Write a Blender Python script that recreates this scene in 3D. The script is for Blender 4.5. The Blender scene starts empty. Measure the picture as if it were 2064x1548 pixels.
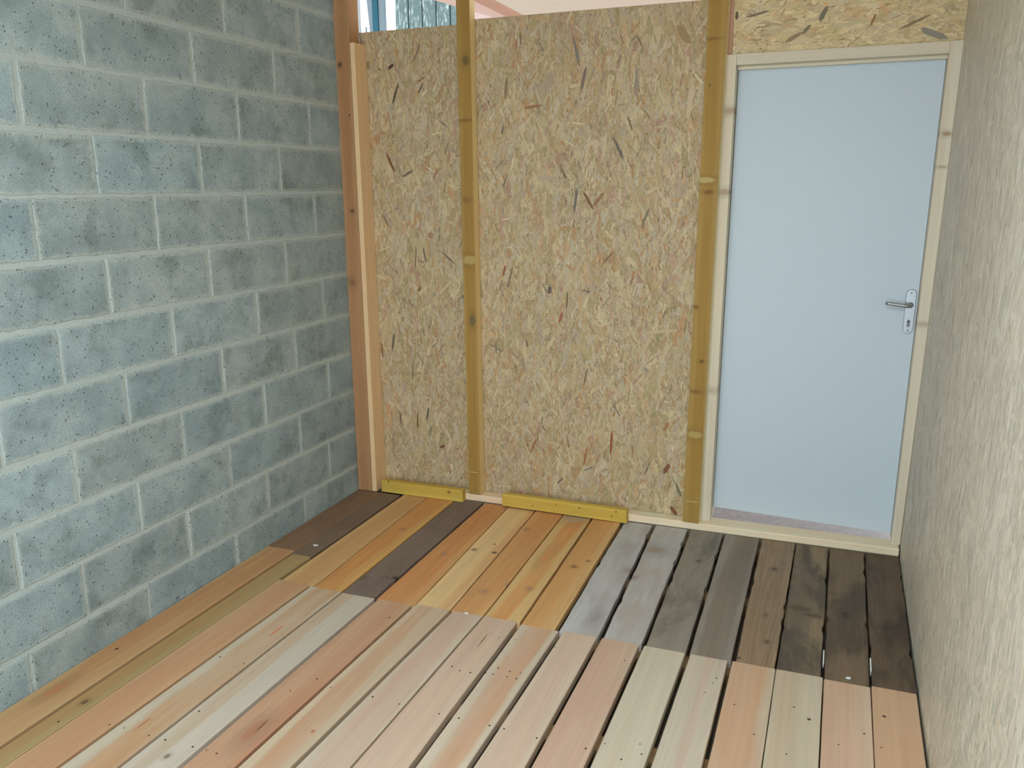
import bpy, bmesh, math, random
import numpy as np
from mathutils import Vector, Matrix
random.seed(7)
C = bpy.context.scene.collection
SC = bpy.context.scene

# ------------------------------------------------------------------ camera
CAM_POS = (2.307954596726696, -3.753084411475194, 1.5516339129439483)
CR = (0.9338826716127763, 0.3574921868559228, -0.007905188065660707)
CU = (-0.0727937752019598, 0.21171198138891612, 0.9746174137723099)
CB = (0.35009173362595986, -0.9096028656910384, 0.22373735667836242)
FPX = 1716.516912263676
cd = bpy.data.cameras.new('camera'); cam = bpy.data.objects.new('camera', cd); C.objects.link(cam)
cd.sensor_width = 36.0; cd.lens = FPX / 2064 * 36.0; cd.clip_start = 0.02
cam.matrix_world = Matrix(((CR[0], CU[0], CB[0], CAM_POS[0]), (CR[1], CU[1], CB[1], CAM_POS[1]),
                           (CR[2], CU[2], CB[2], CAM_POS[2]), (0, 0, 0, 1)))
SC.camera = cam

# ------------------------------------------------------------------ world, exposure
w = bpy.data.worlds.new('world'); SC.world = w; w.use_nodes = True
bg = w.node_tree.nodes['Background']
bg.inputs[0].default_value = (0.80, 0.93, 1.06, 1); bg.inputs[1].default_value = 3.4
vs = SC.view_settings
vs.view_transform = 'Standard'; vs.look = 'None'; vs.gamma = 1.0; vs.use_curve_mapping = False
vs.exposure = 0.0

# ------------------------------------------------------------------ large lights
def area(name, loc, rot, sx, sy, power, col):
    l = bpy.data.lights.new(name, 'AREA'); l.shape = 'RECTANGLE'; l.size = sx; l.size_y = sy
    l.energy = power; l.color = col
    o = bpy.data.objects.new(name, l); C.objects.link(o); o.location = loc; o.rotation_euler = rot
    return o
# daylight through the open doorway behind the photographer
area('doorway_daylight', (1.3, -5.45, 1.15), (math.radians(90), 0, 0), 2.3, 2.1, 26, (0.80, 0.97, 1.12))
# light of the ceiling fixture (its housing is built below)
area('ceiling_panel_light', (1.8, -2.95, 2.515), (0, 0, 0), 0.95, 0.5, 37, (0.83, 1.0, 1.15))

# ------------------------------------------------------------------ helpers
def lin(c):
    return tuple(((v / 255) / 12.92 if v / 255 <= 0.04045 else ((v / 255 + 0.055) / 1.055) ** 2.4) for v in c)
def alb(c, k=1.0):
    kk = k if isinstance(k, tuple) else (k, k, k)
    return tuple(min(0.92, v * f) for v, f in zip(lin(c), kk)) + (1.0,)
def warm(k): return (k * 1.06, k * .97, k * .82)   # timber tones seen under a cool light

def obj(name, verts, faces, mat=None, parent=None, smooth=False):
    me = bpy.data.meshes.new(name); me.from_pydata(verts, [], faces); me.update()
    return obj_me(name, me, mat, parent, smooth)
def obj_me(name, me, mat=None, parent=None, smooth=False):
    if mat is not None:
        for m in (mat if isinstance(mat, (list, tuple)) else [mat]): me.materials.append(m)
    o = bpy.data.objects.new(name, me); C.objects.link(o)
    if parent: o.parent = parent
    if smooth:
        for p in me.polygons: p.use_smooth = True
    return o
def empty(name, loc=(0, 0, 0)):
    o = bpy.data.objects.new(name, None); C.objects.link(o); o.location = loc; o.empty_display_size = .05
    return o
def tag(o, label, cat=None, group=None, kind=None):
    o['label'] = label
    if cat: o['category'] = cat
    if group: o['group'] = group
    if kind: o['kind'] = kind
    return o

def beam(name, bot, top, mat, parent=None, bev=0.003, side_mat=None):
    """timber between a bottom rectangle and a top rectangle: each (x0,x1,y0,y1,z) or z as 4-list"""
    def corners(r):
        x0, x1, y0, y1, z = r
        zz = z if isinstance(z, (list, tuple)) else (z,) * 4
        return [(x0, y0, zz[0]), (x1, y0, zz[1]), (x1, y1, zz[2]), (x0, y1, zz[3])]
    bm = bmesh.new()
    vb = [bm.verts.new(v) for v in corners(bot)]; vt = [bm.verts.new(v) for v in corners(top)]
    bm.faces.new(vb[::-1]); bm.faces.new(vt)
    for i in range(4):
        j = (i + 1) % 4
        f = bm.faces.new((vb[i], vb[j], vt[j], vt[i]))
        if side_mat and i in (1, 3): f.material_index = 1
    if bev:
        bmesh.ops.bevel(bm, geom=bm.edges[:], offset=bev, segments=2, affect='EDGES', profile=0.5)
    bmesh.ops.recalc_face_normals(bm, faces=bm.faces[:])
    me = bpy.data.meshes.new(name); bm.to_mesh(me); bm.free()
    return obj_me(name, me, [mat, side_mat] if side_mat else mat, parent)
def box(name, x0, x1, y0, y1, z0, z1, mat, parent=None, bev=0.002):
    return beam(name, (x0, x1, y0, y1, z0), (x0, x1, y0, y1, z1), mat, parent, bev)

# pixel of the 2064x1548 photograph -> point on the floor boards
def floor_pt(px, py, z=0.0):
    a = (px - 1032) / FPX; b = -(py - 774) / FPX
    d = [a * CR[i] + b * CU[i] - CB[i] for i in range(3)]
    t = (z - CAM_POS[2]) / d[2]
    return (CAM_POS[0] + t * d[0], CAM_POS[1] + t * d[1])

# ------------------------------------------------------------------ materials
class NT:
    def __init__(s, name, rough=0.7):
        s.m = bpy.data.materials.new(name); s.m.use_nodes = True
        s.t = s.m.node_tree; s.b = s.t.nodes['Principled BSDF']
        s.b.inputs['Roughness'].default_value = rough
        s.b.inputs['Specular IOR Level'].default_value = 0.3
    def n(s, t, **k):
        nd = s.t.nodes.new(t)
        for a, v in k.items(): setattr(nd, a, v)
        return nd
    def l(s, a, b): s.t.links.new(a, b)
    def coord(s, kind='Object', scale=(1, 1, 1), loc=(0, 0, 0), rot=(0, 0, 0)):
        tc = s.n('ShaderNodeTexCoord'); mp = s.n('ShaderNodeMapping')
        mp.inputs['Scale'].default_value = scale; mp.inputs['Location'].default_value = loc; mp.inputs['Rotation'].default_value = rot
        s.l(tc.outputs[kind], mp.inputs['Vector']); return mp.outputs['Vector']
    def noise(s, vec, scale=1, detail=3, rough=0.5, dist=0.0):
        nd = s.n('ShaderNodeTexNoise'); nd.inputs['Scale'].default_value = scale; nd.inputs['Detail'].default_value = detail
        nd.inputs['Roughness'].default_value = rough; nd.inputs['Distortion'].default_value = dist
        s.l(vec, nd.inputs['Vector']); return nd.outputs['Fac']
    def rng(s, v, a, b, c=0.0, d=1.0, smooth=True):
        nd = s.n('ShaderNodeMapRange'); nd.interpolation_type = 'SMOOTHSTEP' if smooth else 'LINEAR'
        for i, x in zip(('From Min', 'From Max', 'To Min', 'To Max'), (a, b, c, d)): nd.inputs[i].default_value = x
        s.l(v, nd.inputs['Value']); return nd.outputs['Result']
    def math(s, op, a, b=None, c=None):
        nd = s.n('ShaderNodeMath', operation=op)
        for i, x in enumerate((a, b, c)):
            if x is None: continue
            if isinstance(x, (int, float)): nd.inputs[i].default_value = x
            else: s.l(x, nd.inputs[i])
        return nd.outputs[0]
    def mix(s, fac, a, b, mode='MIX'):
        nd = s.n('ShaderNodeMix', data_type='RGBA', blend_type=mode)
        for i, x in ((0, fac), (6, a), (7, b)):
            if isinstance(x, (int, float)): nd.inputs[i].default_value = x
            elif isinstance(x, tuple): nd.inputs[i].default_value = x
            else: s.l(x, nd.inputs[i])
        return nd.outputs[2]
    def bump(s, h, strength=0.3, dist=0.002):
        nd = s.n('ShaderNodeBump'); nd.inputs['Strength'].default_value = strength; nd.inputs['Distance'].default_value = dist
        s.l(h, nd.inputs['Height']); s.l(nd.outputs['Normal'], s.b.inputs['Normal'])
    def out(s, col): s.l(col, s.b.inputs['Base Color'])

def wood(name, base, heart=None, axis='y', stripe=None, seed=0.0, grain=0.5, knots=(), stain=None, stain_amt=0.0,
         rough=0.62, k=1.35, stain_scale=(7, 2.2), rings=0.0):
    """sawn softwood; fibres run along axis, stripe=(centre, half width) of the heartwood band in metres across
    knots: (across, along, radius, stretch along, colour, strength)"""
    t = NT(name, rough)
    tc = t.n('ShaderNodeTexCoord'); sp = t.n('ShaderNodeSeparateXYZ'); t.l(tc.outputs['Object'], sp.inputs[0])
    X, Y, Z = sp.outputs
    a, b, c = (X, Y, Z) if axis == 'y' else ((X, Z, Y) if axis == 'z' else (Z, X, Y))   # across, along, depth
    def vec(sa, sb, sc_=None, off=0.0):
        cb = t.n('ShaderNodeCombineXYZ')
        t.l(t.math('MULTIPLY_ADD', a, sa, seed * 3.71 + off), cb.inputs[0])
        t.l(t.math('MULTIPLY_ADD', b, sb, seed * 1.93 + off), cb.inputs[1])
        t.l(t.math('MULTIPLY_ADD', c, sa if sc_ is None else sc_, seed), cb.inputs[2])
        return cb.outputs[0]
    if not isinstance(k, tuple): k = warm(k)
    col = alb(base, k)
    if heart:
        wob = t.noise(vec(5, 1.6, 5), 1, 3, 0.55)
        d = t.math('ABSOLUTE', t.math('SUBTRACT', a, stripe[0]))
        d = t.math('ADD', t.math('DIVIDE', d, stripe[1]), t.math('MULTIPLY_ADD', wob, 1.5, -0.75))
        hm = t.rng(d, 0.65, 1.1, 1.0, 0.0)
        hv = t.noise(vec(9, 0.9, 9, 5.0), 1, 3, 0.5)
        hm = t.math('MULTIPLY', hm, t.rng(hv, 0.25, 0.62, 0.35, 1.0))
        col = t.mix(hm, col, alb(heart, k))
    # tone drifting along the board
    lo = t.noise(vec(6, 0.7, 6, 11.0), 1, 3, 0.5)
    col = t.mix(t.rng(lo, 0.3, 0.7, 0.0, 0.35), col, tuple(min(1, v * 1.14) for v in alb(base, k)[:3]) + (1,))
    if stain:
        sn = t.noise(vec(stain_scale[0], stain_scale[1], stain_scale[0], 3.0), 1, 5, 0.62, 0.4)
        col = t.mix(t.math('MULTIPLY', t.rng(sn, 0.42, 0.62), stain_amt), col, alb(stain, k))
    # growth ring lines and fine fibre
    rg = t.noise(vec(11, 0.5, 11, 8.0), 1, 2, 0.4)
    rs = t.math('SINE', t.math('MULTIPLY', rg, 95.0))
    fib = t.noise(vec(170, 3.2, 170), 1, 6, 0.65)
    fib2 = t.noise(vec(45, 0.9, 45, 2.0), 1, 4, 0.6)
    gr = t.math('ADD', t.math('MULTIPLY', t.math('SUBTRACT', fib, 0.5), 0.55), t.math('MULTIPLY', t.math('SUBTRACT', fib2, 0.5), 0.8))
    gr = t.math('ADD', gr, t.math('MULTIPLY', rs, 0.05 + rings))
    mul = t.math('MULTIPLY_ADD', gr, grain, 1.0)
    cbm = t.n('ShaderNodeCombineColor')
    for i in range(3): t.l(mul, cbm.inputs[i])
    col = t.mix(1.0, col, cbm.outputs[0], 'MULTIPLY')
    kd = t.noise(vec(60, 30, 60, 1.0), 1, 3, 0.6)
    for (ka, kb, r, st, kc, ks) in knots:
        dx = t.math('DIVIDE', t.math('SUBTRACT', a, ka), r); dy = t.math('DIVIDE', t.math('SUBTRACT', b, kb), r * st)
        d = t.math('SQRT', t.math('ADD', t.math('MULTIPLY', dx, dx), t.math('MULTIPLY', dy, dy)))
        d = t.math('ADD', d, t.math('MULTIPLY_ADD', kd, 0.7, -0.35))
        core = t.rng(d, 0.55, 1.05, min(1.0, ks * 1.15), 0.0)
        col = t.mix(core, col, alb(kc, k))
        if r > 0.008:
            halo = t.rng(d, 1.0, 2.4, 0.30, 0.0)
            col = t.mix(halo, col, alb(tuple(int(x * .72) for x in base), k))
    t.out(col)
    t.bump(gr, 0.25, 0.0015)
    return t.m

def plain(name, col, rough=0.6, k=1.35, metal=0.0, spec=None, var=0.0, scale=30):
    t = NT(name, rough); t.b.inputs['Metallic'].default_value = metal
    if spec is not None: t.b.inputs['Specular IOR Level'].default_value = spec
    if var:
        v = t.noise(t.coord(), scale, 4, 0.6)
        c = t.mix(v, alb(tuple(x * (1 - var) for x in col), k), alb(tuple(min(255, x * (1 + var)) for x in col), k))
        t.out(c)
    else:
        t.b.inputs['Base Color'].default_value = alb(col, k)
    return t.m

def flake_mat(name, rough=0.6, spec=0.35, bump=0.35):
    t = NT(name, rough); t.b.inputs['Specular IOR Level'].default_value = spec
    at = t.n('ShaderNodeAttribute', attribute_name='tone')
    v = t.noise(t.coord(scale=(1, 1, 1)), 420, 3, 0.65)
    cb = t.n('ShaderNodeCombineColor'); mv = t.rng(v, 0.25, 0.75, 0.88, 1.1, False)
    for i in range(3): t.l(mv, cb.inputs[i])
    t.out(t.mix(1.0, at.outputs['Color'], cb.outputs[0], 'MULTIPLY'))
    t.bump(v, bump, 0.001)
    return t.m

KB = (1.48, 1.61, 1.72)
def block_mat():
    t = NT('concrete_block', 0.92); t.b.inputs['Specular IOR Level'].default_value = 0.15
    oi = t.n('ShaderNodeObjectInfo')
    P = t.coord()
    big = t.noise(P, 7, 4, 0.6); mid = t.noise(P, 24, 6, 0.7); fine = t.noise(P, 210, 4, 0.75)
    big2 = t.noise(t.coord(loc=(3.1, 1.7, 5.3)), 5.5, 5, 0.65)
    col = t.mix(t.rng(big, 0.35, 0.68), alb((130, 139, 137), KB), alb((149, 157, 153), KB))
    col = t.mix(t.rng(big2, 0.48, 0.72, 0, 0.7), col, alb((104, 112, 106), KB))
    col = t.mix(t.rng(big, 0.60, 0.72, 0, 0.4), col, alb((138, 132, 126), KB))
    col = t.mix(t.math('MULTIPLY', t.rng(mid, 0.25, 0.40, 1.0, 0.0), 0.5), col, alb((127, 138, 146), KB))
    # mortar smeared over the arrises
    at = t.n('ShaderNodeAttribute', attribute_name='rim')
    sm = t.math('ADD', at.outputs['Fac'], t.math('MULTIPLY_ADD', t.noise(P, 34, 4, 0.65), 1.5, -0.98))
    col = t.mix(t.rng(sm, 0.05, 0.65, 0, 0.85), col, alb((158, 162, 154), KB))
    cb = t.n('ShaderNodeMix', data_type='RGBA', blend_type='MULTIPLY'); cb.inputs[0].default_value = 1.0
    t.l(col, cb.inputs[6]); t.l(oi.outputs['Color'], cb.inputs[7]); col = cb.outputs[2]
    g = t.rng(fine, 0.28, 0.74, 0.66, 1.32, False)
    cc = t.n('ShaderNodeCombineColor')
    for i in range(3): t.l(g, cc.inputs[i])
    col = t.mix(1.0, col, cc.outputs[0], 'MULTIPLY')
    vo = t.n('ShaderNodeTexVoronoi'); vo.inputs['Scale'].default_value = 80; vo.inputs['Randomness'].default_value = 1
    t.l(P, vo.inputs['Vector'])
    gate = t.rng(t.noise(P, 48, 2, 0.5), 0.5, 0.6)
    pit = t.math('MULTIPLY', t.rng(vo.outputs['Distance'], 0.14, 0.32, 1, 0), gate)
    col = t.mix(t.math('MULTIPLY', pit, 0.75), col, alb((62, 66, 66), KB))
    t.out(col)
    h = t.math('SUBTRACT', t.math('ADD', fine, t.math('MULTIPLY', mid, 1.2)), t.math('MULTIPLY', pit, 1.2))
    t.bump(h, 0.55, 0.004)
    return t.m
def mortar_mat():
    t = NT('mortar', 0.92); P = t.coord(); t.b.inputs['Specular IOR Level'].default_value = 0.15
    n1 = t.noise(P, 22, 4, 0.6); n2 = t.noise(P, 260, 3, 0.7)
    col = t.mix(n1, alb((150, 154, 148), KB), alb((168, 170, 161), KB))
    col = t.mix(t.rng(n2, 0.55, 0.8, 0, 0.4), col, alb((125, 128, 122), KB))
    t.out(col); t.bump(t.math('ADD', n1, t.math('MULTIPLY', n2, 0.5)), 0.6, 0.006)
    return t.m

PINE = (1.2, 1.26, 1.32)
M_block, M_mortar = block_mat(), mortar_mat()
M_flake = flake_mat('strand_board')
M_flake_pale = flake_mat('pale_strand_board', 0.5, 0.45, 0.06)
M_frame = wood('planed_pine', (206, 190, 164), (196, 168, 140), 'z', (1.85, .05), 4.2, 0.22, k=PINE)
M_head = wood('planed_pine_head', (208, 194, 168), (204, 186, 160), 'x', (2.06, .02), 7.7, 0.22, k=PINE)
M_sill = wood('pine_sill', (224, 208, 180), (214, 184, 152), 'x', (0.02, .02), 2.2, 0.22, k=(1.45, 1.42, 1.42))
M_concrete = plain('rough_concrete', (134, 128, 124), 0.9, 1.2, var=0.18, scale=45)
M_ceiling = plain('pale_ceiling_panel', (224, 206, 182), 0.7, 1.15, var=0.02, scale=20)
M_under = plain('dusty_subfloor', (120, 108, 92), 0.95, 1.0, var=0.15, scale=20)
M_dark = plain('bare_ground', (52, 48, 44), 0.95, 1.0, var=0.2, scale=20)
M_plaster = plain('grey_render', (150, 150, 146), 0.9, 1.2, var=0.06, scale=20)

# ================================================================== LEFT WALL, concrete blocks
PITCH = 0.2; Z10 = 0.143
wl = box('wall_left', -0.2, -0.0026, -5.4, 0.10, -0.25, 2.6, M_mortar, None, 0)
wl['kind'] = 'structure'; wl['label'] = 'grey hollow concrete block wall with pale mortar joints'
ROW_OFF = {-2: -.55, -1: -.35, 0: -.546, 1: -.303, 2: -.549, 3: -.302, 4: -.550, 5: -.275, 6: -.522, 7: -.270, 8: -.526, 9: -.297, 10: -.53}
rb = random.Random(3)
def block_mesh(y0, y1, z0, z1, tilt):
    cy, cz = (y0 + y1) / 2, (z0 + z1) / 2
    def ring(inset, x, jit, ny=18, nz=8):
        a0, a1, b0, b1 = y0 + inset, y1 - inset, z0 + inset, z1 - inset
        pts = []
        for i in range(ny): pts.append((a0 + (a1 - a0) * i / ny, b0))
        for i in range(nz): pts.append((a1, b0 + (b1 - b0) * i / nz))
        for i in range(ny): pts.append((a1 - (a1 - a0) * i / ny, b1))
        for i in range(nz): pts.append((a0, b1 - (b1 - b0) * i / nz))
        return [(x + tilt * (p[1] - cz), p[0] + rb.uniform(-jit, jit), p[1] + rb.uniform(-jit, jit)) for p in pts]
    r0 = ring(0.0, -0.03, 0.0); r1 = ring(0.0, -0.0020, 0.0026)
    r2 = [(p[0] + 0.0022 + rb.uniform(-.0006, .0004), p[1] + (0.0035 if p[1] < cy else -0.0035), p[2] + (0.003 if p[2] < cz else -0.003)) for p in r1]
    r3 = ring(0.026, 0.0006, 0.004)
    n = len(r0); V = r0 + r1 + r2 + r3; F = []
    for k in range(3):
        for i in range(n):
            j = (i + 1) % n; F.append((k * n + i, k * n + j, (k + 1) * n + j, (k + 1) * n + i))
    F.append(tuple(range(3 * n, 4 * n)))
    me = bpy.data.meshes.new('concrete_block'); me.from_pydata(V, [], F); me.update()
    at = me.attributes.new('rim', 'FLOAT', 'POINT')
    at.data.foreach_set('value', [1.0] * (2 * n) + [0.85] * n + [0.0] * n)
    return me
for k in range(-2, 11):
    zt = min(Z10 + PITCH * (10 - k), 2.6); zb = max(Z10 + PITCH * (9 - k), -0.06)
    o = ROW_OFF[k]; edges = [0.10]; y = o
    while y > 0.02: y -= .5
    while y > -5.4: edges.append(y); y -= .5
    edges.append(-5.4)
    for a, b in zip(edges[:-1], edges[1:]):
        jw = rb.uniform(.001, .009); jw2 = rb.uniform(.001, .007); jb = rb.uniform(.009, .015); jt = rb.uniform(.002, .005)
        if a - b < .05: continue
        me = block_mesh(b + jw, a - jw2, zb + jt, zt - jb, rb.uniform(-.006, .006))
        ob = obj_me('concrete_block', me, M_block, wl)
        v = rb.uniform(.88, 1.06); h = rb.uniform(-.03, .03)
        ob.color = (v * (1 - h), v, v * (1 + h), 1)
        ob.location.x = rb.uniform(-.0015, .0015)

# ================================================================== FLOOR
fl = box('floor', -0.003, 2.636, -5.4, 0.100, -0.22, -0.075, M_under, None, 0)
fl['kind'] = 'structure'; fl['label'] = 'floor of reclaimed boards laid over joists'
M_joist = wood('joist_wood', (120, 98, 70), None, 'x', None, 3.3, 0.5, k=1.1)
for y in (-.06, -.58, -1.09, -1.62, -2.15, -2.7, -3.25, -3.8, -4.35, -4.9):
    box('joist', 0.002, 2.62, y - .035, y + .035, -0.0749, -0.0287, M_joist, fl, 0.002)

UX = [[0.145, 0.157], [0.259, 0.26], [0.398, 0.425], [0.555, 0.558], [0.706, 0.709], [0.84, 0.879], [0.988, 1.026], [1.133, 1.162],
      [1.278, 1.309], [1.427, 1.449], [1.576, 1.61], [1.742, 1.764], [1.9, 1.917], [2.062, 2.068], [2.212, 2.205], [2.351, 2.351], [2.496, 2.496]]
UG = [.002, .016, .006, .010, .010, .006, .009, .006, .011, .016, .019, .016, .013, .015, .006, .009, .006]
LX = [[0.151, 0.155], [0.251, 0.243], [0.406, 0.389], [0.56, 0.547], [0.716, 0.704], [0.874, 0.852], [1.030, 0.999], [1.16, 1.148],
      [1.303, 1.305], [1.466, 1.454], [1.607, 1.605], [1.758, 1.757], [1.917, 1.911], [2.058, 2.06], [2.206, 2.207], [2.354, 2.353], [2.496, 2.495]]
LG = [.018, .003, .015, .014, .014, .013, .016, .007, .018, .018, .018, .018, .018, .016, .003, .004, .003]
def seam(i):      # y where the far row ends
    if i == 0: return -.828
    if i == 1: return -.862
    return [-1.09, -1.10, -1.108, -1.10, -1.09, -1.09, -1.085, -1.095, -1.09, -1.088, -1.09, -1.088, -1.085, -1.085, -1.09, -1.08][(i - 2) % 16]
def front(i):     # y where the far row starts at the back wall
    if i == 0: return -.052
    if i == 1: return -.052
    return -.0006

BROWN_K = (70, 42, 34); PURP = (140, 98, 84); DK = (44, 32, 28)
#  colours are what the photo shows; (base, heart, stripe centre fraction, stripe width fraction, stain, amount, grain, rough edge, rings)
UP = [((92, 74, 58), None, 0, 0, (76, 64, 55), .6, .5, .8, 0), ((84, 73, 62), None, 0, 0, (76, 64, 54), .5, .5, .8, 0),
      ((152, 120, 78), (148, 110, 70), .6, .4, None, 0, .4, .5, 0), ((154, 116, 66), (150, 100, 56), .35, .45, None, 0, .4, .5, 0),
      ((98, 83, 74), None, 0, 0, (86, 72, 64), .6, .45, 1.2, 0), ((152, 112, 70), (148, 98, 58), .4, .5, None, 0, .45, .6, 0),
      ((164, 136, 94), (160, 118, 78), .88, .2, None, 0, .4, 1.2, 0), ((154, 116, 74), (150, 106, 64), .5, .5, None, 0, .4, .8, 0),
      ((158, 128, 84), (152, 98, 52), .5, .30, None, 0, .4, .8, 0), ((152, 112, 68), (160, 128, 86), .85, .25, None, 0, .45, 1.0, 0),
      ((143, 140, 136), None, 0, 0, (128, 121, 115), .7, .3, 2.0, 0), ((140, 136, 131), None, 0, 0, (130, 116, 104), .6, .3, 2.2, 0),
      ((108, 101, 90), None, 0, 0, (84, 78, 70), .9, .35, 1.6, 0), ((112, 104, 94), (96, 83, 70), .55, .35, (94, 86, 77), .4, .35, 1.3, 0),
      ((114, 100, 82), (104, 90, 71), .5, .4, (88, 78, 68), .35, .55, 1.5, .10), ((106, 95, 76), (84, 76, 66), .25, .4, (66, 60, 53), .9, .5, 1.8, .04),
      ((90, 78, 64), None, 0, 0, (64, 56, 47), .9, .5, 1.8, 0), ((76, 65, 54), None, 0, 0, (50, 43, 36), .9, .5, 1.5, 0)]
LO = [((172, 146, 104), (166, 124, 84), .5, .45, None, 0, .4, .5, 0), ((154, 137, 95), (156, 128, 84), .4, .3, None, 0, .35, .4, 0),
      ((178, 152, 116), (176, 138, 104), .5, .5, None, 0, .35, .4, 0), ((179, 172, 150), (175, 140, 102), .62, .4, None, 0, .35, .5, 0),
      ((179, 174, 158), (174, 158, 132), .25, .2, None, 0, .35, .5, 0), ((176, 156, 126), (170, 130, 102), .5, .62, None, 0, .35, .5, 0),
      ((180, 166, 140), (174, 140, 108), .45, .30, None, 0, .35, .6, 0), ((181, 172, 151), (177, 152, 132), .5, .40, None, 0, .3, .7, 0),
      ((182, 168, 146), (181, 156, 136), .45, .55, None, 0, .3, 1.3, 0), ((182, 173, 152), (175, 138, 106), .55, .30, None, 0, .3, .6, 0),
      ((182, 171, 150), (180, 158, 138), .5, .45, None, 0, .3, .5, 0), ((180, 164, 142), (178, 152, 131), .45, .55, None, 0, .35, .5, 0),
      ((180, 176, 155), (178, 170, 146), .5, .3, None, 0, .28, .5, 0), ((176, 169, 150), (176, 158, 138), .55, .12, None, 0, .3, 1.0, 0),
      ((180, 168, 144), (178, 145, 112), .45, .55, None, 0, .3, .5, 0), ((176, 169, 146), (174, 162, 136), .3, .3, None, 0, .3, .5, 0),
      ((182, 166, 142), (180, 148, 119), .35, .6, None, 0, .3, .5, 0), ((180, 156, 126), (178, 149, 117), .5, .6, None, 0, .3, .4, 0)]
KN_U = {3: [(.482, -.453, .012, 1.3, PURP, .7), (.40, -.98, .04, 2.0, (176, 100, 56), .6)],
        4: [(.573, -.963, .014, 1.2, (86, 66, 58), .8), (.698, -.918, .015, 1.0, DK, 1.0), (.665, -.928, .009, .5, DK, .7)],
        5: [(.781, -.629, .009, 1.3, (122, 112, 102), .8), (.83, -1.16, .004, 9, (110, 64, 40), .8)],
        6: [(.889, -.545, .013, 1.0, (104, 70, 56), .9), (.985, -.544, .013, .8, DK, 1.0), (.95, -.46, .006, 1.5, DK, .8)],
        7: [(1.086, -.903, .014, 1.2, PURP, .8), (1.030, -.255, .013, 1.3, PURP, .7), (1.155, -.815, .010, 1.5, PURP, .8)],
        8: [(1.209, -.50, .018, 5.5, (176, 112, 62), .75), (1.247, -.822, .014, 1.2, PURP, .9), (1.20, -.05, .07, .9, (138, 120, 98), .8)],
        9: [(1.354, -.565, .015, 1.1, (112, 72, 52), .9), (1.396, -.492, .009, 1.2, (104, 66, 50), .8)],
        10: [(1.575, -.52, .016, 2.0, (126, 108, 98), .7), (1.555, -.95, .020, 2.5, (124, 118, 114), .8)],
        11: [(1.64, -.28, .05, .9, (132, 114, 98), .7), (1.615, -.58, .014, 1.6, (124, 104, 94), .7)],
        12: [(1.835, -.333, .014, 1.2, (72, 64, 56), .8)],
        14: [(2.143, -.303, .014, 1.2, (66, 58, 52), .9), (2.164, -.918, .011, 1.4, (78, 62, 52), .8), (2.082, -1.058, .010, .7, (58, 44, 38), .9), (2.143, -.72, .009, 2.0, (84, 68, 52), .6)],
        15: [(2.262, -.62, .05, .5, (70, 60, 50), .8), (2.31, -.66, .045, .45, (70, 60, 50), .8), (2.285, -.45, .012, 4.0, (72, 60, 50), .7)],
        16: [(2.42, -.62, .018, 1.8, (44, 38, 30), .8)]}
KN_L = {0: [(.051, -1.743, .006, 1.4, DK, 1.0), (.06, -2.0, .02, 3, (182, 118, 76), .6)],
        1: [(.204, -2.022, .012, 1.3, (104, 78, 58), .95)],
        3: [(.46, -2.05, .003, 14, (150, 90, 54), .8), (.50, -1.45, .006, 10, (190, 112, 70), .7)],
        4: [(.638, -2.141, .009, 1.4, (130, 112, 92), .9)],
        5: [(.79, -1.96, .025, 2.5, (170, 112, 80), .6), (.80, -1.93, .003, 14, (104, 66, 44), .8)],
        6: [(.959, -1.900, .008, 1.3, (160, 112, 84), .9)],
        8: [(1.226, -1.25, .003, 22, (120, 72, 46), .8)],
        10: [(1.56, -1.95, .006, 3, (184, 100, 60), .8)],
        15: [(2.319, -1.335, .008, 1.0, (72, 60, 50), 1.0)],
        17: [(2.529, -1.240, .007, .9, (60, 44, 36), 1.0), (2.515, -1.40, .005, 1.0, (140, 100, 60), .8)]}

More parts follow.
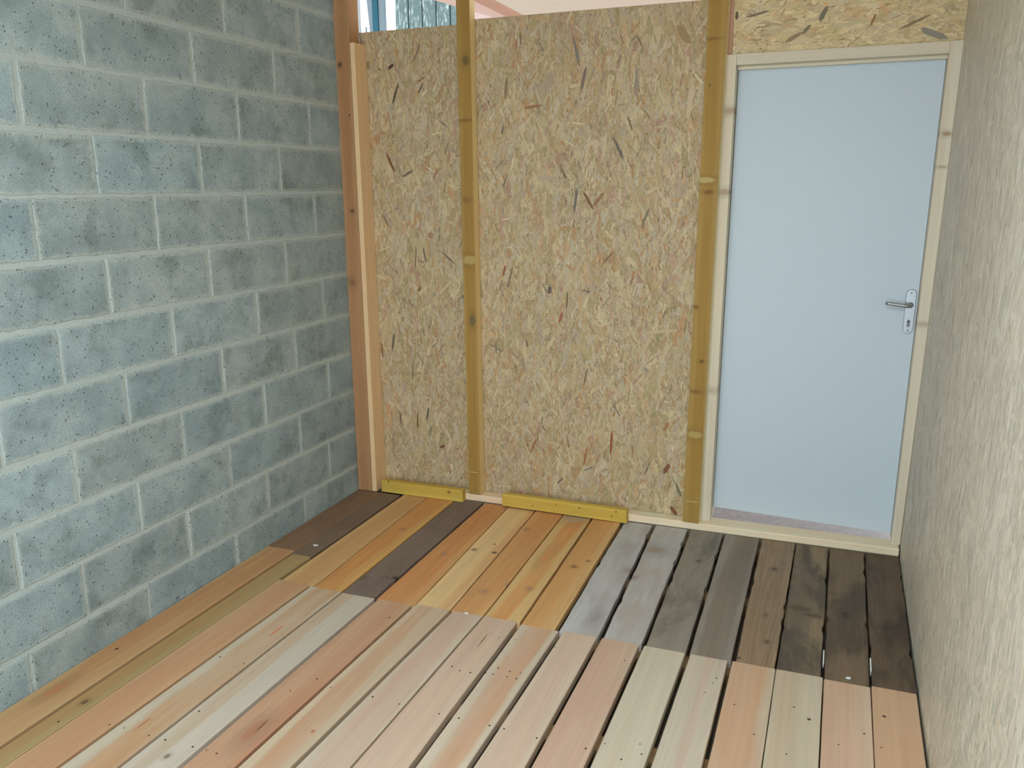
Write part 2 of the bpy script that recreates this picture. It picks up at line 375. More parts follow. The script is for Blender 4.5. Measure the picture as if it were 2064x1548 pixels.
rp = random.Random(11)
KU, KL = (2.2, 2.3, 2.5), (1.38, 1.26, 1.26)
KUG, KUB = (2.0, 2.05, 2.1), (2.6, 2.4, 2.25)     # grey weathered boards, brown boards by the block wall
KUD = (1.95, 1.78, 1.62)                                # dark boards at the door
planks = []
def plank(row, i):
    G, GW = (UX, UG) if row == 0 else (LX, LG)
    y0, y1 = (front(i), seam(i) + .0006) if row == 0 else (seam(i) - .0006, -5.0)
    yref = -1.09 if row == 0 else -2.0
    def line(j, y):
        if j < 0: return 0.003
        if j >= 17: return 2.634 + 0.004 * min(0, y)
        a, b = G[j]
        t = (y / yref) if row == 0 else (y + 1.09) / (-0.91)
        t = min(max(t, 0), 1.6)
        return a + (b - a) * t
    gl = GW[i - 1] / 2 if i > 0 else 0; gr = GW[i] / 2 if i < 17 else 0.001
    spec = (UP if row == 0 else LO)[i]
    base, heart, sc_, sw, stain, sa, grain, er, rings = spec
    n = 26 if row == 0 else 60
    dz = rp.uniform(-.0015, .0015) - (0.002 if row == 0 and i in (10, 11, 15, 16, 17) else 0)
    if row == 0 and i in (5, 6): dz -= .0035
    th = .0285 + dz
    V, F = [], []
    el = er_ = 0.0
    notch = [rp.randrange(3, n - 3) for _ in range(3)] if er >= 1.5 else []
    for k in range(n + 1):
        y = y0 + (y1 - y0) * k / n
        el = el * .6 + rp.uniform(-1, 1) * .0007 * er; er_ = er_ * .6 + rp.uniform(-1, 1) * .0007 * er
        nl = .005 if k in notch[:1] else 0; nr = .006 if k in notch[1:] else 0
        xl = line(i - 1, y) + gl + el + nl; xr = line(i, y) - gr + er_ - nr
        bz = .0022
        V += [(xl, y, -.0285), (xl, y, dz - bz), (xl + bz, y, dz), (xr - bz, y, dz), (xr, y, dz - bz), (xr, y, -.0285)]
    for k in range(n):
        for q in range(6):
            r = (q + 1) % 6
            F.append((k * 6 + q, (k + 1) * 6 + q, (k + 1) * 6 + r, k * 6 + r))
    F.append(tuple(range(6))[::-1]); F.append(tuple(range(n * 6, n * 6 + 6)))
    xm0, xm1 = line(i - 1, (y0 + max(y1, -2.1)) / 2), line(i, (y0 + max(y1, -2.1)) / 2)
    wd = xm1 - xm0
    kn = (KN_U if row == 0 else KN_L).get(i, [])
    m = wood('plank_wood', base, heart, 'y', (xm0 + wd * sc_, wd * sw) if heart else None, 1.7 * i + 31 * row + .37, grain * 1.1, kn, stain, sa,
             rough=.6, k=(KUB if i < 2 else KU if i < 10 and i != 4 else KUG if i < 14 else KUD) if row == 0 else KL, rings=rings)
    o = obj('plank', V, F, m, fl)
    bm = bmesh.new(); bm.from_mesh(o.data); bmesh.ops.recalc_face_normals(bm, faces=bm.faces[:]); bm.to_mesh(o.data); bm.free()
    planks.append((o, row, i, line, y0, y1, dz))
for row in (0, 1):
    for i in range(18): plank(row, i)
box('leak_stop_strip', .001, 2.632, .001, .100, -.0749, -.0005, M_under, fl, 0)  # unseen filler added below the sill to stop outside light leaking in

# nail and screw heads
M_nail = plain('rusty_nail', (46, 36, 30), .6, 1.0)
def s700(a, b): return (700 + a * .3876, 1100 + b * .3876)
def s6(a, b): return (a * .3682, 1000 + b * .3682)
NAILS = [s700(*p) for p in ((545, 628), (585, 650), (640, 660), (718, 658), (785, 635), (758, 666), (830, 680), (880, 690), (845, 652), (900, 660), (132, 788), (270, 825),
         (478, 875), (580, 895), (740, 933), (815, 953), (985, 1000), (1240, 1055), (1340, 1030), (1080, 527), (875, 488), (790, 478), (220, 373), (1443, 598), (1920, 687), (1530, 1085), (1425, 1112))]
NAILS += [s6(*p) for p in ((1335, 917), (1090, 1180), (815, 1310), (905, 1337), (1055, 1375), (1130, 1390), (1185, 1408), (680, 1270), (320, 1235), (1810, 1047), (1590, 1065), (1735, 1000), (1205, 880), (2040, 1100), (600, 1250))]
NAILS += [(1520, 1480), (1690, 1500), (1480, 1420), (1585, 1520), (1742, 1478), (1290, 1500), (1330, 1462), (1437, 1376), (1422, 1395), (1600, 1425)]
me_n = bpy.data.meshes.new('nail_head')
nv = [(.0026 * math.cos(a * math.pi / 4), .0026 * math.sin(a * math.pi / 4), 0) for a in range(8)]
me_n.from_pydata([(x, y, -.002) for x, y, z in nv] + [(x, y, .0004) for x, y, z in nv], [],
                 [tuple(range(8, 16))] + [(i, (i + 1) % 8, 8 + (i + 1) % 8, 8 + i) for i in range(8)])
me_n.materials.append(M_nail)
for (px, py) in NAILS:
    x, y = floor_pt(px, py)
    for (o, row, i, line, y0, y1, dz) in planks:
        if y1 < y <= y0 and line(i - 1, y) + .008 < x < line(i, y) - .008:
            q = bpy.data.objects.new('nail_head', me_n); C.objects.link(q); q.parent = o
            q.location = (x, y, dz); s = rp.uniform(.8, 1.35); q.scale = (s, s * 1.1, 1)
            break

# ================================================================== BACK WALL
wb = empty('wall_back', (0, 0, 0)); wb['kind'] = 'structure'; wb['label'] = 'partition of strand board panels on timber studs'
YO = .063
# ---- strand board
BASE = [((176, 160, 130), 5), ((184, 168, 138), 5), ((168, 148, 114), 4), ((170, 152, 132), 3), ((178, 166, 146), 3), ((162, 148, 112), 3), ((176, 148, 116), 2.0), ((172, 138, 102), 1.2), ((166, 136, 118), .9)]
STROKE = [((196, 182, 152), 4), ((186, 172, 146), 3), ((160, 140, 106), 3), ((150, 128, 96), 2.2), ((172, 138, 112), 1.0), ((120, 102, 80), 1.1), ((88, 76, 62), .7), ((208, 198, 172), 1.6), ((168, 150, 128), 2)]
ACC = [((104, 96, 88), 3), ((120, 92, 66), 2), ((150, 94, 72), 1.6), ((138, 116, 84), 3), ((210, 202, 178), 4), ((128, 122, 110), 2.5), ((188, 148, 106), 2), ((84, 74, 68), 1.5)]
def strand(name, rect, toworld, parent, mat, seed, dens, ang, spread, big=1.0, contrast=1.0, tint=(1, 1, 1), k=1.30, darkslit=1.0, accents=()):
    """chips of a strand board face: thin polygons lying over one another, one colour each"""
    r = np.random.default_rng(seed)
    u0, u1, v0, v1 = rect; A = (u1 - u0) * (v1 - v0)
    mean = np.array([174, 156, 126.])
    V, F, T = [], [], []
    CL = r.uniform(0, 1, (int(40 * A) + 4, 2)) * np.array([u1 - u0, v1 - v0]) + np.array([u0, v0])
    def layer(n, pal, l0, l1, w0, w1, h0, h1, spr, con=1.0, clus=0.0):
        cols = np.array([p[0] for p in pal], float); ww = np.array([p[1] for p in pal]); ww = ww / ww.sum()
        for _ in range(int(n * A)):
            L = math.exp(r.uniform(math.log(l0), math.log(l1))); W = math.exp(r.uniform(math.log(w0), math.log(w1)))
            W = min(W, L * .5); th = ang + r.normal(0, spr) if r.random() < .88 else r.uniform(0, math.pi)
            cu, cv = r.uniform(u0, u1), r.uniform(v0, v1); h = r.uniform(h0, h1)
            if clus and r.random() < clus:
                q = CL[r.integers(len(CL))]; cu = min(max(q[0] + r.normal(0, .045), u0), u1); cv = min(max(q[1] + r.normal(0, .06), v0), v1)
            ca, sa = math.cos(th), math.sin(th)
            s = r.uniform(-.25, .25, 4)
            P = [(-.5 * L, -.5 * W * (1 + s[0])), (.5 * L * (1 - abs(s[1])), -.5 * W), (.5 * L, .5 * W * (1 - abs(s[2])) - .1 * W), (-.5 * L * (1 - abs(s[3])), .5 * W)]
            if W > .004:
                P.insert(2, (.54 * L, r.uniform(-.3, .2) * W)); P.append((-.55 * L, r.uniform(-.1, .2) * W))
            b = len(V)
            for (x, y) in P:
                uu = min(max(cu + x * ca - y * sa, u0), u1); vv = min(max(cv + x * sa + y * ca, v0), v1)
                V.append(toworld(uu, vv, h))
            F.append(tuple(range(b, b + len(P))))
            c = cols[r.choice(len(cols), p=ww)]; c = mean + (c - mean) * contrast * con
            c = np.clip(c * r.uniform(.94, 1.05), 5, 250)
            cc = alb(tuple(c), (k * 1.02, k * .98, k * .88)); cc = (cc[0] * tint[0], cc[1] * tint[1], cc[2] * tint[2], 1.0)
            T.extend([cc] * len(P))
    layer(900 * dens, BASE, .06, .16, .018, .050, .0003, .0006, spread, 1.0)
    layer(1000 * dens, BASE, .03, .10, .006, .020, .0006, .0009, spread, .95)
    layer(120 * dens * big, ACC, .02, .07, .002, .009, .0009, .0010, spread * 1.2, .75)
    layer(9000 * dens, STROKE, .007, .030, .0006, .0022, .0010, .0013, spread * .8, 1.1, .35)
    layer(1400 * dens * darkslit, [((72, 58, 46), 2), ((54, 44, 38), 1.5), ((104, 86, 64), 3)], .004, .024, .0006, .0019, .0013, .0014, spread * .9, 1.0, .5)
    for (cu, cv, L, W, th, c) in accents:
        ca, sa = math.cos(th), math.sin(th); b = len(V)
        P = [(-.52, .0), (-.25, -.4), (.3, -.45), (.55, -.15), (.40, .25), (-.05, .42), (-.35, .35)]
        for (x, y) in P:
            x = x * L * r.uniform(.9, 1.1); y = y * W * r.uniform(.75, 1.2)
            V.append(toworld(min(max(cu + x * ca - y * sa, u0), u1), min(max(cv + x * sa + y * ca, v0), v1), .0015 + .00002 * (b % 5)))
        F.append(tuple(range(b, b + 7))); T.extend([alb(tuple(.86 * a + .14 * b for a, b in zip(c, (170, 150, 120))), (1.3, 1.2, .98))] * 7)
    me = bpy.data.meshes.new(name); me.from_pydata(V, [], F); me.update()
    at = me.attributes.new('tone', 'FLOAT_COLOR', 'POINT'); at.data.foreach_set('color', np.array(T, np.float32).ravel())
    o = obj_me(name, me, mat, parent); o['kind'] = 'stuff'; o['label'] = 'pressed wood strands of the board face'
    return o
def wall_pt(px, py, y=.063):
    a = (px - 1032) / FPX; b = -(py - 774) / FPX
    d = [a * CR[i] + b * CU[i] - CB[i] for i in range(3)]
    t = (y - CAM_POS[1]) / d[1]
    return (CAM_POS[0] + t * d[0], CAM_POS[2] + t * d[2])
# conspicuous chips: photo pixel, length and width in pixels, lean to the right in degrees, colour
CHIPS = [(1162, 105, 56, 8, -14, (112, 110, 116)), (1176, 160, 46, 9, 12, (112, 102, 98)), (1282, 165, 50, 8, 0, (140, 130, 128)), (1247, 300, 44, 8, -28, (92, 90, 96)),
         (1391, 205, 62, 15, 4, (192, 180, 160)), (1378, 70, 36, 22, -40, (148, 128, 100)), (1218, 295, 52, 7, 8, (194, 184, 164)), (1187, 406, 42, 7, -32, (112, 82, 60)),
         (1206, 403, 36, 9, 38, (140, 104, 80)), (1160, 405, 46, 8, 5, (98, 98, 102)), (1105, 165, 36, 24, 12, (158, 148, 136)), (1074, 215, 36, 8, 82, (142, 104, 76)),
         (1016, 546, 24, 9, 15, (140, 92, 72)), (1028, 560, 46, 5, 15, (106, 92, 80)), (1108, 585, 15, 11, 0, (86, 82, 88)), (1143, 606, 34, 5, 3, (98, 88, 64)), (1130, 640, 24, 9, 15, (150, 86, 66)),
         (1232, 892, 48, 8, 0, (130, 72, 46)), (1343, 945, 24, 13, 20, (112, 72, 58)), (1358, 1030, 22, 15, -38, (108, 66, 46)), (1368, 988, 30, 8, -25, (100, 102, 92)), (1342, 860, 20, 12, 25, (150, 112, 84)),
         (1330, 668, 66, 9, 82, (186, 172, 150)), (1300, 700, 50, 10, 24, (184, 170, 146)), (1092, 60, 40, 8, 0, (176, 168, 146)), (1055, 735, 34, 14, -10, (150, 136, 122)), (1020, 180, 40, 9, 4, (124, 112, 92)),
         (1300, 440, 40, 6, 20, (112, 104, 92)), (1225, 520, 34, 6, 40, (120, 98, 76)), (1270, 250, 30, 5, -20, (112, 96, 80)), (1180, 760, 36, 6, 10, (120, 106, 92)), (1130, 830, 40, 7, -15, (190, 176, 152)),
         (1345, 470, 46, 8, 30, (188, 174, 150)), (1075, 900, 36, 7, 20, (140, 100, 72)), (1180, 920, 40, 7, 10, (148, 98, 72)), (1000, 700, 30, 6, 0, (118, 108, 96)), (1040, 330, 40, 8, -12, (186, 172, 148)),
         (788, 135, 15, 10, 50, (66, 46, 46)), (840, 108, 40, 5, 26, (122, 106, 102)), (797, 190, 44, 6, 20, (58, 50, 48)), (788, 330, 44, 8, -26, (112, 72, 44)), (848, 178, 26, 5, 30, (84, 66, 56)),
         (809, 95, 52, 12, 2, (184, 174, 154)), (742, 131, 16, 14, 0, (120, 114, 94)), (822, 350, 30, 8, 60, (104, 94, 86)), (793, 690, 42, 9, 8, (96, 90, 84)), (771, 708, 36, 6, -4, (120, 74, 50)),
         (842, 848, 38, 4, 2, (92, 60, 46)), (862, 835, 30, 7, 10, (82, 78, 78)), (808, 845, 40, 5, -6, (104, 90, 76)), (868, 475, 14, 18, 0, (156, 122, 104)), (838, 520, 46, 5, 4, (104, 96, 88)),
         (856, 515, 34, 6, -12, (112, 104, 94)), (892, 900, 14, 9, 60, (96, 66, 50)), (778, 445, 34, 3, -28, (84, 72, 60)), (868, 870, 22, 6, 10, (110, 112, 100)), (832, 750, 36, 7, 2, (128, 112, 94)),
         (904, 520, 40, 5, -50, (92, 88, 84)), (900, 300, 30, 5, 20, (124, 112, 98)), (880, 600, 30, 8, 25, (186, 172, 150)),
         (1880, 66, 44, 15, 112, (130, 130, 132)), (1528, 28, 38, 6, 78, (116, 106, 98)), (1660, 28, 26, 12, 20, (104, 106, 96)), (1845, 44, 48, 6, 66, (124, 110, 94)), (1625, 60, 20, 10, 40, (116, 112, 100)),
         (1600, 75, 30, 10, 60, (140, 120, 100)), (1760, 40, 20, 6, 20, (136, 102, 66)), (1700, 50, 48, 11, 84, (192, 182, 156)), (1485, 32, 14, 8, 0, (84, 78, 68)), (1560, 62, 44, 10, 84, (186, 176, 152))]
M_osb = plain('strand_board_core', (170, 150, 118), .7, 1.3, var=.1, scale=60)
def osb(rect, seed, ang, spread, **kw):
    u0, u1, v0, v1 = rect
    p = box('strand_board', u0, u1, YO, YO + .018, v0, v1, M_osb, wb, .0008)
    acc = []
    for (px, py, lpx, wpx, deg, c) in CHIPS:
        x, z = wall_pt(px, py); m = 2.36e-3
        if u0 < x < u1 and v0 < z < v1: acc.append((x, z, lpx * m, wpx * m * .8, math.radians(90 - deg), c))
    kw['accents'] = acc
    strand('strand_face', (u0 + .001, u1 - .001, v0 + .001, v1 - .001), lambda u, v, h: (u, YO - h, v), p, M_flake, seed, 1.0, ang, spread, **kw)
    return p
osb((.066, .655, .037, 2.287), 1, math.pi / 2, .38)
osb((.657, 1.765, .037, 2.304), 2, math.pi / 2, .38)
osb((1.826, 2.78, 2.06, 2.60), 3, 0.15, .42, tint=(1.3, 1.32, 1.28), big=.7, contrast=.75)

# ---- timbers
GOLD = (150, 124, 66)
M_gold = wood('treated_stud', (156, 130, 74), (146, 114, 56), 'z', (.65, .025), 5.1, .3, k=1.2,
              knots=[(.655, 1.22, .05, .5, (192, 176, 118), .7), (.66, .93, .018, 2.0, (104, 96, 66), .8), (.65, .155, .04, .12, (196, 176, 120), .8), (.65, 2.12, .02, 1.2, (96, 86, 58), .8),
                     (.64, 1.50, .02, .6, (128, 96, 44), .6), (.65, 1.86, .05, .12, (128, 88, 40), .7)])
M_gold2 = wood('treated_stud_by_door', (156, 130, 74), (148, 118, 56), 'z', (1.76, .028), 9.4, .3, k=1.2,
               knots=[(1.745, 1.58, .05, .28, (196, 184, 126), .8), (1.765, 1.53, .022, .45, (112, 76, 34), .7), (1.75, .46, .04, .5, (190, 174, 114), .7), (1.745, .66, .03, .3, (120, 88, 40), .6),
                      (1.75, .14, .05, .06, (206, 186, 130), .9), (1.765, .80, .012, .7, (80, 70, 44), .7), (1.75, 1.96, .006, 1.3, (90, 96, 52), .8), (1.73, 1.04, .012, .7, (110, 78, 36), .7), (1.755, 2.14, .04, .12, (130, 92, 44), .6)])
M_side_lit = wood('stud_side_lit', (222, 206, 166), (214, 190, 144), 'z', (.68, .03), 1.3, .25, k=1.25)  # brighter light on the stud sides, put into a paler wood colour
M_post = wood('corner_post_wood', (164, 128, 92), (158, 114, 80), 'z', (.04, .03), 6.6, .35, k=(1.24, 1.2, 1.14),
              knots=[(.02, 2.13, .012, 1.2, (84, 56, 44), .9), (.05, 1.45, .012, .8, (92, 62, 48), .8), (.03, 1.1, .02, 1.0, (120, 88, 64), .6), (.06, 1.9, .006, 1, (80, 56, 44), .9)])
M_cleat = wood('cleat_wood', (214, 184, 144), (210, 172, 130), 'z', (.1, .02), 2.9, .25, k=(1.28, 1.32, 1.32))
M_yel = wood('treated_offcut', (190, 168, 84), (178, 150, 70), 'x', (.04, .03), 3.9, .25, k=1.25,
             knots=[(.048, .53, .009, 1.0, (136, 84, 54), .9), (.06, .18, .006, 1.0, (110, 84, 44), .8), (.052, 1.1, .004, 1, (70, 56, 36), .9), (.05, 1.22, .005, 1, (90, 70, 40), .8),
                    (.03, 1.38, .004, 1, (70, 56, 36), .9), (.055, 1.40, .005, 1, (80, 60, 40), .8), (.03, .98, .004, 1, (90, 70, 40), .8)])
M_slot = plain('raw_pine_edge', (196, 156, 128), .7, 1.2, var=.05, scale=40)

beam('corner_post', (.004, .086, -.05, .045, 0.0), (-.004, .076, -.05, .045, 2.60), M_post, wb, .003)
beam('cleat', (.0865, .112, -.046, YO - .002, 0.0), (.0775, .102, -.046, YO - .002, 2.226), M_cleat, wb, .002)
beam('stud', (.623, .687, 0.0, YO - .0018, .037), (.606, .672, 0.0, YO - .0018, 2.60), M_gold, wb, .002, M_side_lit)
beam('stud', (1.709, 1.782, -.006, YO - .0018, .037), (1.735, 1.813, -.006, YO - .0018, 2.60), M_gold2, wb, .002, M_side_lit)
box('sill_plate', .1135, 2.632, .001, .100, 0.0, .036, M_sill, wb, .006)
beam('jamb_stud', (1.806, 1.824, YO + .004, .12, 2.088), (1.812, 1.830, YO + .004, .12, 2.60), M_slot, wb, .001)

# ================================================================== DOOR
dr = empty('door_1', (2.2, .09, 0)); dr['kind'] = 'structure'; dr['label'] = 'plain white door in a pale pine frame'
def dpart(f):
    f.parent = dr; f.matrix_parent_inverse = dr.matrix_world.inverted() if False else Matrix.Translation((-2.2, -.09, 0))
    return f
KJ = [(1.83, 1.86, .03, .5, (186, 152, 120), .8), (1.825, 1.53, .03, .5, (180, 146, 116), .8), (1.82, .66, .03, .4, (196, 170, 140), .6)]
M_jl = wood('jamb_pine_hinge', (208, 194, 168), (204, 184, 158), 'z', (1.825, .02), 4.2, .2, KJ, k=PINE)
KR = [(2.655, 1.745, .02, .5, (176, 132, 96), .9), (2.650, 1.62, .02, .25, (176, 146, 116), .7), (2.64, 1.0, .03, .3, (186, 160, 130), .6)]
M_jr = wood('jamb_pine_latch', (208, 194, 168), (202, 180, 152), 'z', (2.63, .025), 6.1, .2, KR, k=PINE)
def hexa(name, pts, mat, bev):
    bm = bmesh.new(); v = [bm.verts.new(p) for p in pts]
    for f in ((3, 2, 1, 0), (4, 5, 6, 7), (0, 1, 5, 4), (1, 2, 6, 5), (2, 3, 7, 6), (3, 0, 4, 7)): bm.faces.new([v[i] for i in f])
    if bev: bmesh.ops.bevel(bm, geom=bm.edges[:], offset=bev, segments=2, affect='EDGES', profile=.5)
    bmesh.ops.recalc_face_normals(bm, faces=bm.faces[:])
    me = bpy.data.meshes.new(name); bm.to_mesh(me); bm.free()
    return obj_me(name, me, mat)
YF, YL = .045, .118
dpart(beam('jamb', (1.777, 1.827, YF, .16, .036), (1.803, 1.847, YF, .16, 2.083), M_jl, None, .002))
dpart(beam('jamb', (2.601, 2.636, YF, .16, .036), (2.636, 2.683, YF, .16, 2.084), M_jr, None, .002))
dpart(beam('head', (1.8475, 2.6355, YF, .16, 2.040), (1.8475, 2.6355, YF, .16, 2.083), M_head, None, .002))
dpart(beam('stop', (1.8475, 2.6350, YL - .03, YL - .001, 2.026), (1.8475, 2.6350, YL - .03, YL - .001, 2.0395), M_head, None, .001))
dt = NT('door_paint', .45)
nz = dt.noise(dt.coord(scale=(1, 1, 1)), 120, 4, .6)
dt.out(dt.mix(nz, alb((187, 198, 205), 1.2), alb((195, 205, 211), 1.2))); dt.bump(nz, .08, .001)
leaf = dpart(hexa('leaf', [(1.8285, YL, .081), (2.6000, YL, .057), (2.6000, YL + .04, .057), (1.8285, YL + .04, .081),
                           (1.8490, YL, 2.036), (2.6340, YL, 2.036), (2.6340, YL + .04, 2.036), (1.8490, YL + .04, 2.036)], dt.m, .002))
M_metal = plain('brushed_steel', (176, 180, 182), .32, 1.0, metal=1.0)
M_black = plain('keyhole', (18, 20, 22), .7, 1.0)
hx = 2.5895
def up(o): o.parent = leaf; o.matrix_parent_inverse = Matrix.Translation((-2.2, -.09, 0)) @ Matrix() ; return o
def sub(o):
    o.parent = leaf; o.matrix_parent_inverse = Matrix(); return o
# plate with round ends
def plate(name, cx, cz, wd, hg, y0, y1, mat, lean=0.0, seg=10):
    pts = []
    r = wd / 2
    for k in range(seg + 1):
        a = math.pi * k / seg; pts.append((math.cos(a) * r, hg / 2 - r + math.sin(a) * r))
    for k in range(seg + 1):
        a = math.pi + math.pi * k / seg; pts.append((math.cos(a) * r, -hg / 2 + r + math.sin(a) * r))
    n = len(pts); bv = min(.002, (y0 - y1) * .5 if y0 > y1 else .002)
    V = [(cx + x + lean * z, y0, cz + z) for x, z in pts] + [(cx + x + lean * z, y1 + .0015, cz + z) for x, z in pts] + [(cx + x * .93 + lean * z, y1, cz + z * .985) for x, z in pts]
    F = [tuple(range(2 * n, 3 * n))]
    for k in range(2):
        for i in range(n):
            j = (i + 1) % n; F.append((k * n + i, k * n + j, (k + 1) * n + j, (k + 1) * n + i))
    o = obj(name, V, F, mat)
    bm = bmesh.new(); bm.from_mesh(o.data); bmesh.ops.recalc_face_normals(bm, faces=bm.faces[:]); bm.to_mesh(o.data); bm.free()
    return o
LEAN = .012
sub(plate('handle_plate', hx, 1.041, .039, .184, YL - .0002, YL - .008, M_metal, LEAN))
for z in (1.119, .962): sub(plate('plate_screw', hx + LEAN * (z - 1.041), z, .008, .008, YL - .0079, YL - .0102, plain('screw_steel', (120, 124, 126), .3, 1, metal=1.0), 0, 6))
sub(plate('cylinder', hx - .0006, .992, .013, .032, YL - .0079, YL - .0105, plain('cylinder_steel', (130, 134, 136), .4, 1, metal=1.0), 0, 6))
sub(plate('keyhole', hx - .0006, .999, .006, .009, YL - .0104, YL - .0112, M_black, 0, 5))
sub(plate('keyhole', hx - .0006, .985, .003, .009, YL - .0104, YL - .0112, M_black, 0, 5))
# lever
def tube(name, path, rad, mat, seg=14):
    V, F = [], []
    for k, p in enumerate(path):
        a = Vector(path[max(k - 1, 0)]); b = Vector(path[min(k + 1, len(path) - 1)]); d = (b - a).normalized()
        s = d.cross(Vector((0, 0, 1))).normalized(); u = s.cross(d)
        for q in range(seg):
            t = 2 * math.pi * q / seg; V.append(tuple(Vector(p) + (s * math.cos(t) + u * math.sin(t)) * rad[k]))
    for k in range(len(path) - 1):
        for q in range(seg):
            r = (q + 1) % seg; F.append((k * seg + q, k * seg + r, (k + 1) * seg + r, (k + 1) * seg + q))
    F.append(tuple(range(seg))[::-1]); F.append(tuple(range((len(path) - 1) * seg, len(path) * seg)))
    o = obj(name, V, F, mat, None, True); return o
lz = 1.068
path = [(hx, YL - .007, lz), (hx, YL - .012, lz), (hx, YL - .013, lz), (hx, YL - .030, lz)]
rad = [.012, .012, .0085, .0080]
for k in range(1, 7):
    a = math.pi / 2 * k / 6; path.append((hx - .016 * (1 - math.cos(a)), YL - .030 - .016 * math.sin(a), lz)); rad.append(.0080)
for k in range(1, 6): path.append((hx - .016 - .016 * k, YL - .046, lz + .0019 * k)); rad.append(.0080 - .0003 * k)
sub(tube('lever', path, rad, M_metal))

# ================================================================== RIGHT WALL
WX0, WX1 = 2.632, 2.690     # foot of the board below the floor, top at 2.6 m
wr = beam('wall_right', (WX0, WX0 + .06, -5.4, .16, -.25), (WX1, WX1 + .06, -5.4, .16, 2.60), plain('pale_board_core', (190, 184, 168), .6, 1.2, var=.04), None, 0)
wr['kind'] = 'structure'; wr['label'] = 'pale smooth strand board wall with vertical grain'
strand('strand_face', (-3.2, -.001, -.01, 2.59), lambda u, v, h: (WX0 + (WX1 - WX0) * (v + .25) / 2.85 - h * .5, u, v), wr, M_flake_pale, 5, .75, math.pi / 2, .22,
       contrast=.20, tint=(1.47, 1.74, 2.45), k=1.22, big=.15, darkslit=.05)

# ================================================================== CEILING and what lies behind the partition
ce = box('ceiling', .355, 2.80, -5.4, 3.0, 2.60, 2.64, M_ceiling, None, 0); ce['kind'] = 'structure'; ce['label'] = 'pale ceiling panels'
ce2 = box('ceiling_strip', -.2, .354, -5.4, .10, 2.60, 2.64, M_ceiling, ce, 0)
M_pink = wood('pink_beam', (188, 150, 130), (180, 138, 118), 'y', (.28, .05), 5.5, .2, k=1.2)
tr = box('trim_1', .235, .353, .12, 3.0, 2.60, 2.72, M_pink, None, .003); tr['kind'] = 'structure'; tr['label'] = 'pinkish planed beam edging the ceiling'
M_pink2 = plain('pink_soffit', (222, 184, 166), .6, 1.2, var=.03)
V = [(.0, .60, 2.602), (.236, .60, 2.602), (.236, 1.75, 2.602), (.19, 1.75, 2.602), (.03, .95, 2.602)]
so = obj('trim_2', V + [(x, y, z + .02) for x, y, z in V], [tuple(range(5))[::-1], tuple(range(5, 10))] + [(i, (i + 1) % 5, 5 + (i + 1) % 5, 5 + i) for i in range(5)], M_pink2)
so['kind'] = 'structure'; so['label'] = 'light pink soffit board cut at an angle'
gr_ = box('ground_slab', -4.0, 4.0, .101, 6.0, -.10, -.03, M_concrete, None, 0); gr_['kind'] = 'structure'; gr_['label'] = 'grey concrete slab seen under the door'
# far wall of the neighbouring bay with a bright opening and a teal plank door
YW = 2.5
M_teal = plain('teal_paint', (34, 98, 112), .45, .75, var=.06, scale=30)
M_bluegrey = plain('blue_grey_frame', (132, 142, 144), .5, .85, var=.05)
M_pinkwall = plain('pink_panel', (208, 176, 164), .7, 1.0, var=.04)
wf = empty('wall_far', (0, YW, 0)); wf['kind'] = 'structure'; wf['label'] = 'far wall with a bright opening above the partition'
def fpart(o): o.parent = wf; o.matrix_parent_inverse = Matrix.Translation((0, -YW, 0)); return o
fpart(box('wall_pier', -4.0, -1.352, YW, YW + .015, -.03, 3.6, M_plaster, None, 0))
# opening -1.35 .. -1.28 leaning frame, then teal post, grey post, second opening, plank door
fpart(box('window_post', -1.256, -1.2365, YW, YW + .02, -.03, 2.6, M_bluegrey, None, .002))
fpart(beam('brace', (-1.256, -1.2365, YW, YW + .02, 2.601), (-1.336, -1.2365, YW, YW + .02, 3.6), M_bluegrey, None, .002))
fpart(beam('glazing_bar', (-1.318, -1.312, YW + .02, YW + .04, -.03), (-1.318, -1.312, YW + .02, YW + .04, 2.80), M_bluegrey, None, .001))
fpart(box('window_post', -1.236, -1.186, YW - .01, YW + .03, -.03, 3.6, M_teal, None, .003))
fpart(box('window_post', -1.1855, -1.131, YW, YW + .03, -.03, 3.6, M_bluegrey, None, .003))
fpart(box('wall_pier', -.455, 4.0, YW + .02, YW + .10, -.03, 3.6, M_pinkwall, None, 0))
fpart(box('opening_dado', -1.352, -1.05, YW + .02, YW + .10, -.03, .9, M_plaster, None, 0))
tt = NT('flecked_teal_boards', .35); P_ = tt.coord(scale=(60, 60, 14))
fl1 = tt.noise(P_, 1.0, 4, .65); c_ = tt.mix(tt.rng(fl1, .52, .66), alb((112, 130, 124), .85), alb((196, 204, 198), .95))  # pale flecks from stretched noise over the teal
tt.out(c_); tt.bump(fl1, .5, .004)
pd = empty('plank_door', (-.1, YW + .03, -.03)); tag(pd, 'pale-flecked blue-green plank door glimpsed above the strand board', 'door')
x = -1.049
while x < -.46 - .11:
    b = box('plank', x, x + .1095, YW + .02, YW + .05, -.03, 3.6, tt.m, None, .003)
    b.parent = pd; b.matrix_parent_inverse = Matrix.Translation((.1, -YW - .03, .03)); x += .1175
b = box('backing_board', -1.05, -.456, YW + .052, YW + .07, -.03, 3.6, M_dark, None, 0); b.parent = pd; b.matrix_parent_inverse = Matrix.Translation((.1, -YW - .03, .03))
rf = box('roof', -4.0, 4.0, 0.101, YW + .12, 3.6, 3.7, M_plaster, None, 0); rf['kind'] = 'structure'; rf['label'] = 'roof of the neighbouring bay'
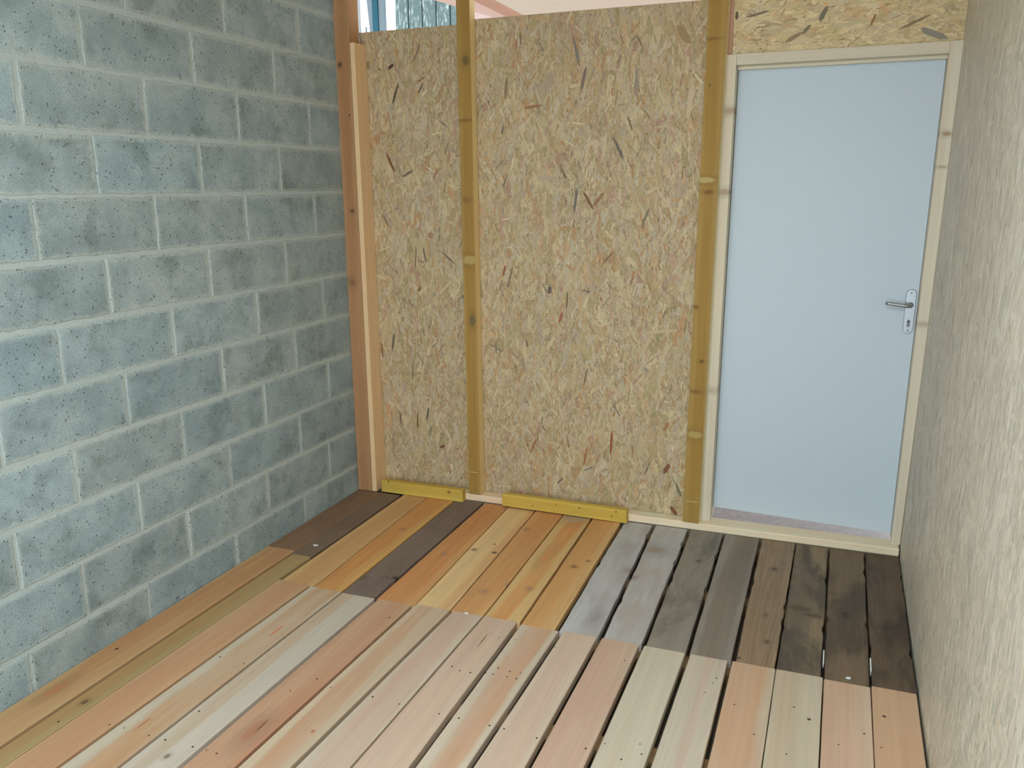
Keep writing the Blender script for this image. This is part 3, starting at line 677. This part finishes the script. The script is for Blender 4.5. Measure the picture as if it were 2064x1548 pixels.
# rear wall with the doorway the daylight comes through
wk = empty('wall_rear', (0, -5.5, 0)); wk['kind'] = 'structure'; wk['label'] = 'wall behind the viewer with an open doorway'
for nm, a in (('wall_pier', (-.2, .12, -5.56, -5.46, -.1, 2.6)), ('wall_pier', (2.48, 2.8, -5.56, -5.46, -.1, 2.6)), ('wall_lintel', (.12, 2.48, -5.56, -5.46, 2.22, 2.6))):
    o = box(nm, *a, M_plaster, None, 0); o.parent = wk; o.matrix_parent_inverse = Matrix.Translation((0, 5.5, 0))

# ceiling fixture whose light is set at the top
lf = empty('ceiling_light', (1.8, -2.95, 2.6)); tag(lf, 'white rectangular ceiling light panel over the middle of the room', 'lamp')
for nm, a, m in (('housing', (1.31, 2.29, -3.22, -2.68, 2.53, 2.598), plain('white_housing', (225, 225, 222), .4, 1.0)),):
    o = box(nm, *a, m, None, .003); o.parent = lf; o.matrix_parent_inverse = Matrix.Translation((-1.8, 2.95, -2.6))

# ================================================================== LOOSE THINGS
b1 = beam('timber_block', (.138, .606, -.040, .0005, [.001, .001, .001, .001]), (.138, .604, -.040, .0005, .064), M_yel, None, .004)
tag(b1, 'short yellowish timber block on the floor between corner post and stud', 'wood block', 'timber blocks along the partition')
b2 = beam('timber_block', (.818, 1.452, -.036, .0005, [.010, .002, .002, .010]), (.818, 1.450, -.036, .0005, [.072, .066, .066, .072]), M_yel, None, .004)
tag(b2, 'longer yellowish timber block on the floor, one end slightly raised', 'wood block', 'timber blocks along the partition')
M_white = plain('white_plastic', (226, 228, 222), .5, 1.1)
for (x, lab) in ((2.351, 'white plastic spacer in the dark board gap farther from the right wall'), (2.4985, 'white plastic spacer in the dark board gap nearest the right wall')):
    o = box('plastic_spacer', x - .0022, x + .0022, -.985, -.905, -.022, -.0005, M_white, None, .0005); tag(o, lab, 'spacer', 'plastic spacers between the dark boards')
def chip(px, py, r, lab, sx=1.6):
    x, y = floor_pt(px, py); n = 7
    pts = [(x + r * sx * math.cos(k * 2 * math.pi / n) * rp.uniform(.6, 1), y + r * math.sin(k * 2 * math.pi / n) * rp.uniform(.6, 1)) for k in range(n)]
    V = [(a, b, .0012) for a, b in pts] + [(a, b, .0035) for a, b in pts]
    o = obj('paint_chip', V, [tuple(range(n))[::-1], tuple(range(n, 2 * n))] + [(i, (i + 1) % n, n + (i + 1) % n, n + i) for i in range(n)], M_white)
    tag(o, lab, 'chip', 'white chips on the floor')
chip(636, 1100, .010, 'small white chip lying on the dark board near the block wall')
chip(1710, 1368, .009, 'small white chip on the dark board end near the right wall', 1.2)
chip(940, 1237, .007, 'tiny white chip at the seam between orange and pale boards')
